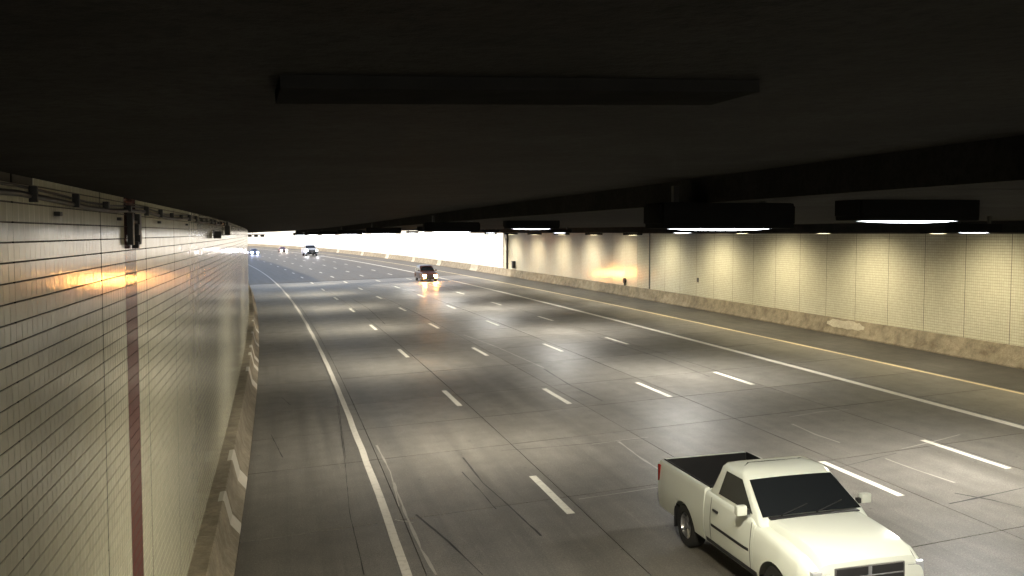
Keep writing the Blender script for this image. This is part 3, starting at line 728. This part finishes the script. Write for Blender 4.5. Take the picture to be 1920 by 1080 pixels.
def pickup(label, mat, lit=None, full=True, scale=1.0, cab_rear=-.62, group=None):
    """full-size pickup: bumper at x=+2.62, tailgate at -2.72; cab glass from +.98 back"""
    r = empty('pickup_truck'); tag(r, label, 'pickup truck', group)
    st = [(-2.70, .985, 1.30), (-2.3, 1.0, 1.305), (-.70, 1.0, 1.31), (-.66, 1.0, 1.28), (.9, 1.0, 1.27), (1.05, .995, 1.22), (1.7, .985, 1.17), (2.2, .965, 1.10), (2.42, .93, 1.02), (2.52, .88, .93)]
    c = Car(5.3, 2.0, .42, (1.62, -1.53), .385, st)
    c.shell('bed', -2.70, -.70, mat, r, bed=.62)
    c.shell('cab_body', -.675, 1.02, mat, r, crown=.02)
    c.shell('front_fenders', 1.025, 2.52, mat, r, crown=.0, round_=.10)
    # raised hood
    hv, hf = [], []; X = [.96, 1.1, 1.5, 1.9, 2.2, 2.42, 2.50, 2.515]; zt = [1.30, 1.305, 1.295, 1.27, 1.225, 1.15, 1.08, .98]
    for x, z in zip(X, zt):
        wv = .80 - .05 * (x - .96) / 1.5; zb_ = c.top(x) - .03
        for (y, k) in ((-1.02, 0), (-1.0, .55), (-.94, .92), (-.82, 1.0), (-.4, 1.035), (0, 1.045), (.4, 1.035), (.82, 1.0), (.94, .92), (1.0, .55), (1.02, 0)): hv.append((x, y * wv, zb_ + (z - zb_) * k))
    for i in range(len(X) - 1):
        for j in range(10): a = i * 11 + j; hf.append((a, a + 11, a + 12, a + 1))
    hf.append(tuple((len(X) - 1) * 11 + j for j in range(11)))
    mesh_obj('hood', hv, hf, mat, r, 38)
    xr = cab_rear
    LV = [(1.20, 1.20, xr - .02, .93), (1.31, 1.08, xr, .905), (1.62, .555, xr + .10, .80), (1.74, .38, xr + .15, .775), (1.80, .27, xr + .20, .72), (1.832, .15, xr + .30, .62), (1.848, -.02, xr + .42, .46)]
    cab = greenhouse('cab_roof', LV, mat, r, .11)
    # glazing on the planes between the 1.36 and 1.74 rings
    def fr(z, ins):
        (z0, f0, r0, w0), (z1, f1, r1, w1) = (LV[1], LV[3]); t = (z - z0) / (z1 - z0); return f0 + (f1 - f0) * t, r0 + (r1 - r0) * t, w0 + (w1 - w0) * t
    f0, r0, w0 = fr(1.315, 0); f1, r1, w1 = fr(1.715, 0)
    ws = quad('windscreen', [(f0, -w0 + .055, 1.315), (f0, w0 - .055, 1.315), (f1, w1 - .06, 1.715), (f1, -w1 + .06, 1.715)], M_GLASS, r, .007, .02, 8, 4)
    if full:
        for e in (-1, 1):
            bm = bmesh.new(); y0 = e * .02; tube(bm, (f0 + .03, .3 * e - .25, 1.335), (f0 - .12, .3 * e + .28, 1.43), .009, 6); bm_obj('wiper', bm, M_PLASTIC, ws, 40)
    for sg in (-1, 1):
        a = [(f0 - .20, sg * (w0), 1.315), (r0 + .34, sg * w0, 1.315), (r1 + .26, sg * w1, 1.705), (f1 - .10, sg * w1, 1.705)]
        if sg < 0: a = [a[1], a[0], a[3], a[2]]
        else: a = [a[0], a[1], a[2], a[3]]
        quad('side_window', a, M_GLASS, r, .006 )
        d = c.side_patch('door', -.42, .93, .50, 1.18, sg, mat, r, .006)
        for xg in (-.43, .94): c.side_patch('door_gap', xg - .007, xg + .007, .50, 1.22, sg, M_PLASTIC, d, .002)
        box('handle', (-.30, -.12, sg * 1.012 - .012, sg * 1.012 + .012, 1.03, 1.07), M_PLASTIC, d, .008)
        if full: c.side_patch('rub_strip', -.40, .90, .74, .80, sg, M_PLASTIC, d, .012)
        m = empty('mirror', (.82, sg * 1.0, 1.36)); m.parent = r
        box('mirror_arm', (-.04, .04, -sg * .06 if sg > 0 else -.0, .0 + (.0 if sg > 0 else .06), -.05, .03), M_PLASTIC, m, .01)
        box('mirror_shell', (-.05, .06, *sorted((sg * .0, sg * .17)), -.05, .10), mat, m, .03); box('mirror_glass', (-.056, -.051, *sorted((sg * .02, sg * .15)), -.03, .08), M_GLASS, m)
        for i, xw in enumerate(c.wheels): wheel(r, xw, sg * .83, c.wr, .25, sg)
        y0, y1 = sorted((sg * .58, sg * .885)); lamp = box('headlight', (2.38, 2.515, y0, y1, .80, .985), lit or M_CLEAR, r, .035)
        box('turn_signal', (2.36, 2.50, *sorted((sg * .60, sg * .88)), .715, .785), M_AMBER, r, .02)
        box('tail_light', (-2.725, -2.62, *sorted((sg * .86, sg * .982)), .86, 1.22), M_RED, r, .02)
        c.side_patch('sill_trim', -.62, 1.12, .425, .50, sg, M_PLASTIC, r, .012)
        if full: box('mud_flap', (-2.02, -2.0, *sorted((sg * .72, sg * .96)), .22, .60), M_PLASTIC, r)
    quad('rear_window', [(r0 + .0, w0 - .12, 1.40), (r0 + .0, -w0 + .12, 1.40), (r1, -w1 + .12, 1.69), (r1, w1 - .12, 1.69)], M_GLASS, r, .012)
    box('cowl', (1.04, 1.17, -.76, .76, 1.297, 1.318), M_PLASTIC, r, .006)
    g = box('grille', (2.44, 2.53, -.56, .56, .72, 1.02), M_CHROME, r, .03)
    for (a, b) in ((-.53, -.03), (.03, .53)):
        for (z0, z1) in ((.74, .86), (.88, 1.0)): box('grille_mesh', (2.50, 2.536, a, b, z0, z1), M_PLASTIC, g, .008)
    bp = box('front_bumper', (2.40, 2.64, -.97, .97, .46, .69), M_CHROME if mat.name.startswith('white') else M_PLASTIC, r, .05)
    box('number_plate', (2.642, 2.65, -.15, .15, .50, .64), M_WORN, bp); box('air_intake', (2.635, 2.645, -.6, .6, .40, .47), M_PLASTIC, bp)
    box('rear_bumper', (-2.84, -2.68, -.95, .95, .46, .64), M_CHROME, r, .03)
    tg = box('tailgate', (-2.728, -2.702, -.84, .84, .66, 1.31), mat, r, .01); box('tailgate_handle', (-2.74, -2.729, -.12, .12, 1.12, 1.2), M_PLASTIC, tg)
    box('chassis', (-2.6, 2.4, -.66, .66, .30, .60), M_PLASTIC, r); box('bed_liner', (-2.66, -.72, -.845, .845, .622, .64), M_PLASTIC, r)
    for sg in (-1, 1): box('bed_wall_liner', (-2.66, -.72, *sorted((sg * .845, sg * .862)), .63, 1.32), M_PLASTIC, r)
    box('bulkhead_liner', (-.735, -.715, -.845, .845, .64, 1.33), M_PLASTIC, r)
    box('tailgate_liner', (-2.685, -2.665, -.845, .845, .64, 1.30), M_PLASTIC, r)
    r.scale = (scale,) * 3
    return r

def car(name, label, cat, mat, lit, suv=False, group=None):
    r = empty(name); tag(r, label, cat, group); k = 1.0
    if suv:
        st = [(-2.2, .82, 1.02), (-2.0, .90, 1.06), (.8, .92, 1.06), (1.2, .91, 1.04), (1.9, .88, .98), (2.15, .80, .88), (2.22, .72, .74)]; wh = (1.38, -1.38); wr = .36; roof = 1.72; zb_ = .30; LV = [(1.03, 1.02, -2.05, .84), (1.12, .92, -2.02, .82), (1.40, .48, -1.92, .75), (1.60, .18, -1.80, .69), (1.68, -.05, -1.6, .58), (1.71, -.3, -1.3, .4)]; b = 1
    else:
        st = [(-2.3, .74, .92), (-2.1, .86, .98), (-1.2, .9, 1.0), (.7, .9, .96), (1.1, .89, .93), (1.9, .85, .82), (2.2, .76, .72), (2.28, .66, .62)]; wh = (1.38, -1.34); wr = .33; roof = 1.45; zb_ = .24; LV = [(.92, 1.02, -1.75, .80), (.99, .90, -1.62, .78), (1.22, .45, -1.3, .70), (1.36, .12, -1.05, .64), (1.42, -.08, -.85, .54), (1.445, -.3, -.6, .36)]; b = 1
    c = Car(4.5, 1.8, zb_, wh, wr, st); c.shell('body', st[0][0], st[-1][0], mat, r, crown=.03)
    greenhouse('cabin', LV, mat, r, .1)
    (za, fa, ra_, wa), (zb2, fb, rb_, wb) = LV[1], LV[3]
    quad('windscreen', [(fa, -wa + .07, za + .01), (fa, wa - .07, za + .01), (fb, wb - .07, zb2 - .03), (fb, -wb + .07, zb2 - .03)], M_GLASS, r, .008, .015, 6, 3)
    quad('rear_window', [(ra_, wa - .1, za + .03), (ra_, -wa + .1, za + .03), (rb_, -wb + .1, zb2 - .03), (rb_, wb - .1, zb2 - .03)], M_GLASS, r, .008)
    for sg in (-1, 1):
        for (t0, t1) in ((.14, .50), (.54, .9)):
            xa0, xa1 = fa + (ra_ - fa) * t0, fa + (ra_ - fa) * t1; xb0, xb1 = fb + (rb_ - fb) * t0, fb + (rb_ - fb) * t1
            a = [(xa0, sg * wa, za + .02), (xa1, sg * wa, za + .02), (xb1, sg * wb, zb2 - .03), (xb0, sg * wb, zb2 - .03)]
            if sg < 0: a = [a[1], a[0], a[3], a[2]]
            quad('side_window', a, M_GLASS, r, .007)
        for i, xw in enumerate(wh): wheel(r, xw, sg * (c.half(xw) - .14), wr, .22, sg)
        x1 = st[-1][0]; y0, y1 = sorted((sg * .44, sg * .78)); zh = st[-1][2] - .10
        box('headlight', (x1 - .16, x1 + .015, y0, y1, zh - .09, zh + .10), lit, r, .04)
        box('tail_light', (st[0][0] - .02, st[0][0] + .1, *sorted((sg * .5, sg * .8)), .74, .88), M_RED, r, .02)
        m = box('mirror', (fa - .16, fa - .04, *sorted((sg * (wa + .04), sg * (wa + .24))), za - .02, za + .12), mat, r, .03)
        d = c.side_patch('door', -.1, .78, zb_ + .1, c.top(.3) - .1, sg, mat, r, .005); c.side_patch('door', -1.0, -.14, zb_ + .1, c.top(-.5) - .1, sg, mat, r, .005)
    x1 = st[-1][0]; box('grille', (x1 - .02, x1 + .02, -.42, .42, zb_ + .22, st[-1][2] - .05), M_PLASTIC, r, .02)
    box('front_bumper', (x1 - .2, x1 + .05, -.74, .74, zb_ + .02, zb_ + .2), M_PLASTIC, r, .04)
    box('chassis', (st[0][0] + .2, x1 - .2, -.6, .6, zb_ - .06, .5), M_PLASTIC, r)
    return r

M_PW = paint('white_truck_paint', (.68, .71, .64), .2)
M_PD = paint('dark_car_paint', (.05, .018, .012), .4); M_PB = paint('dark_red_car_paint', (.09, .02, .02)); M_PS = paint('silver_car_paint', (.5, .5, .53)); M_PN = paint('navy_car_paint', (.02, .025, .06))
HL_WARM = emit('lit_warm_headlight', (1.0, .40, .09), 420.0); AMBER_GLOW = emit('lit_amber_glow', (1.0, .26, .03), 120.0); HL_WHITE = emit('lit_white_headlight', (.95, .93, 1.0), 500.0)
HL_BLUE = emit('lit_bluish_headlight', (.45, .55, 1.0), 330.0); HL_SOFT = emit('lit_soft_headlight', (1.0, .78, .68), 250.0)
t1 = pickup('white regular-cab pickup truck with an empty dark bed, headlights off', M_PW, None, True, 1.04); place(t1, 14.2, 8.12)
c1 = car('suv', 'dark SUV with amber-glowing headlights beside the solid white lane line', 'car', M_PD, HL_WARM, True); place(c1, 101.0, 17.75)
for sg in (-1, 1): box('amber_glow_box', (2.24, 2.29, *sorted((sg * .50, sg * .72)), .38, .48), AMBER_GLOW, c1, .02)  # glowing boxes added to strengthen the SUV's orange glow
t2 = pickup('large pale pickup truck with dazzling white headlights outside the tunnel mouth', M_PS, HL_WHITE, False, 1.3); place(t2, 207.0, 18.5)
c2 = car('sedan', 'small dark red car with soft headlights beyond the tunnel mouth', 'car', M_PB, HL_SOFT); place(c2, 244.0, 18.2)
c3 = car('sedan', 'dark blue car with bluish headlights beside the end of the tiled wall', 'car', M_PN, HL_BLUE); place(c3, 231.5, 9.4)
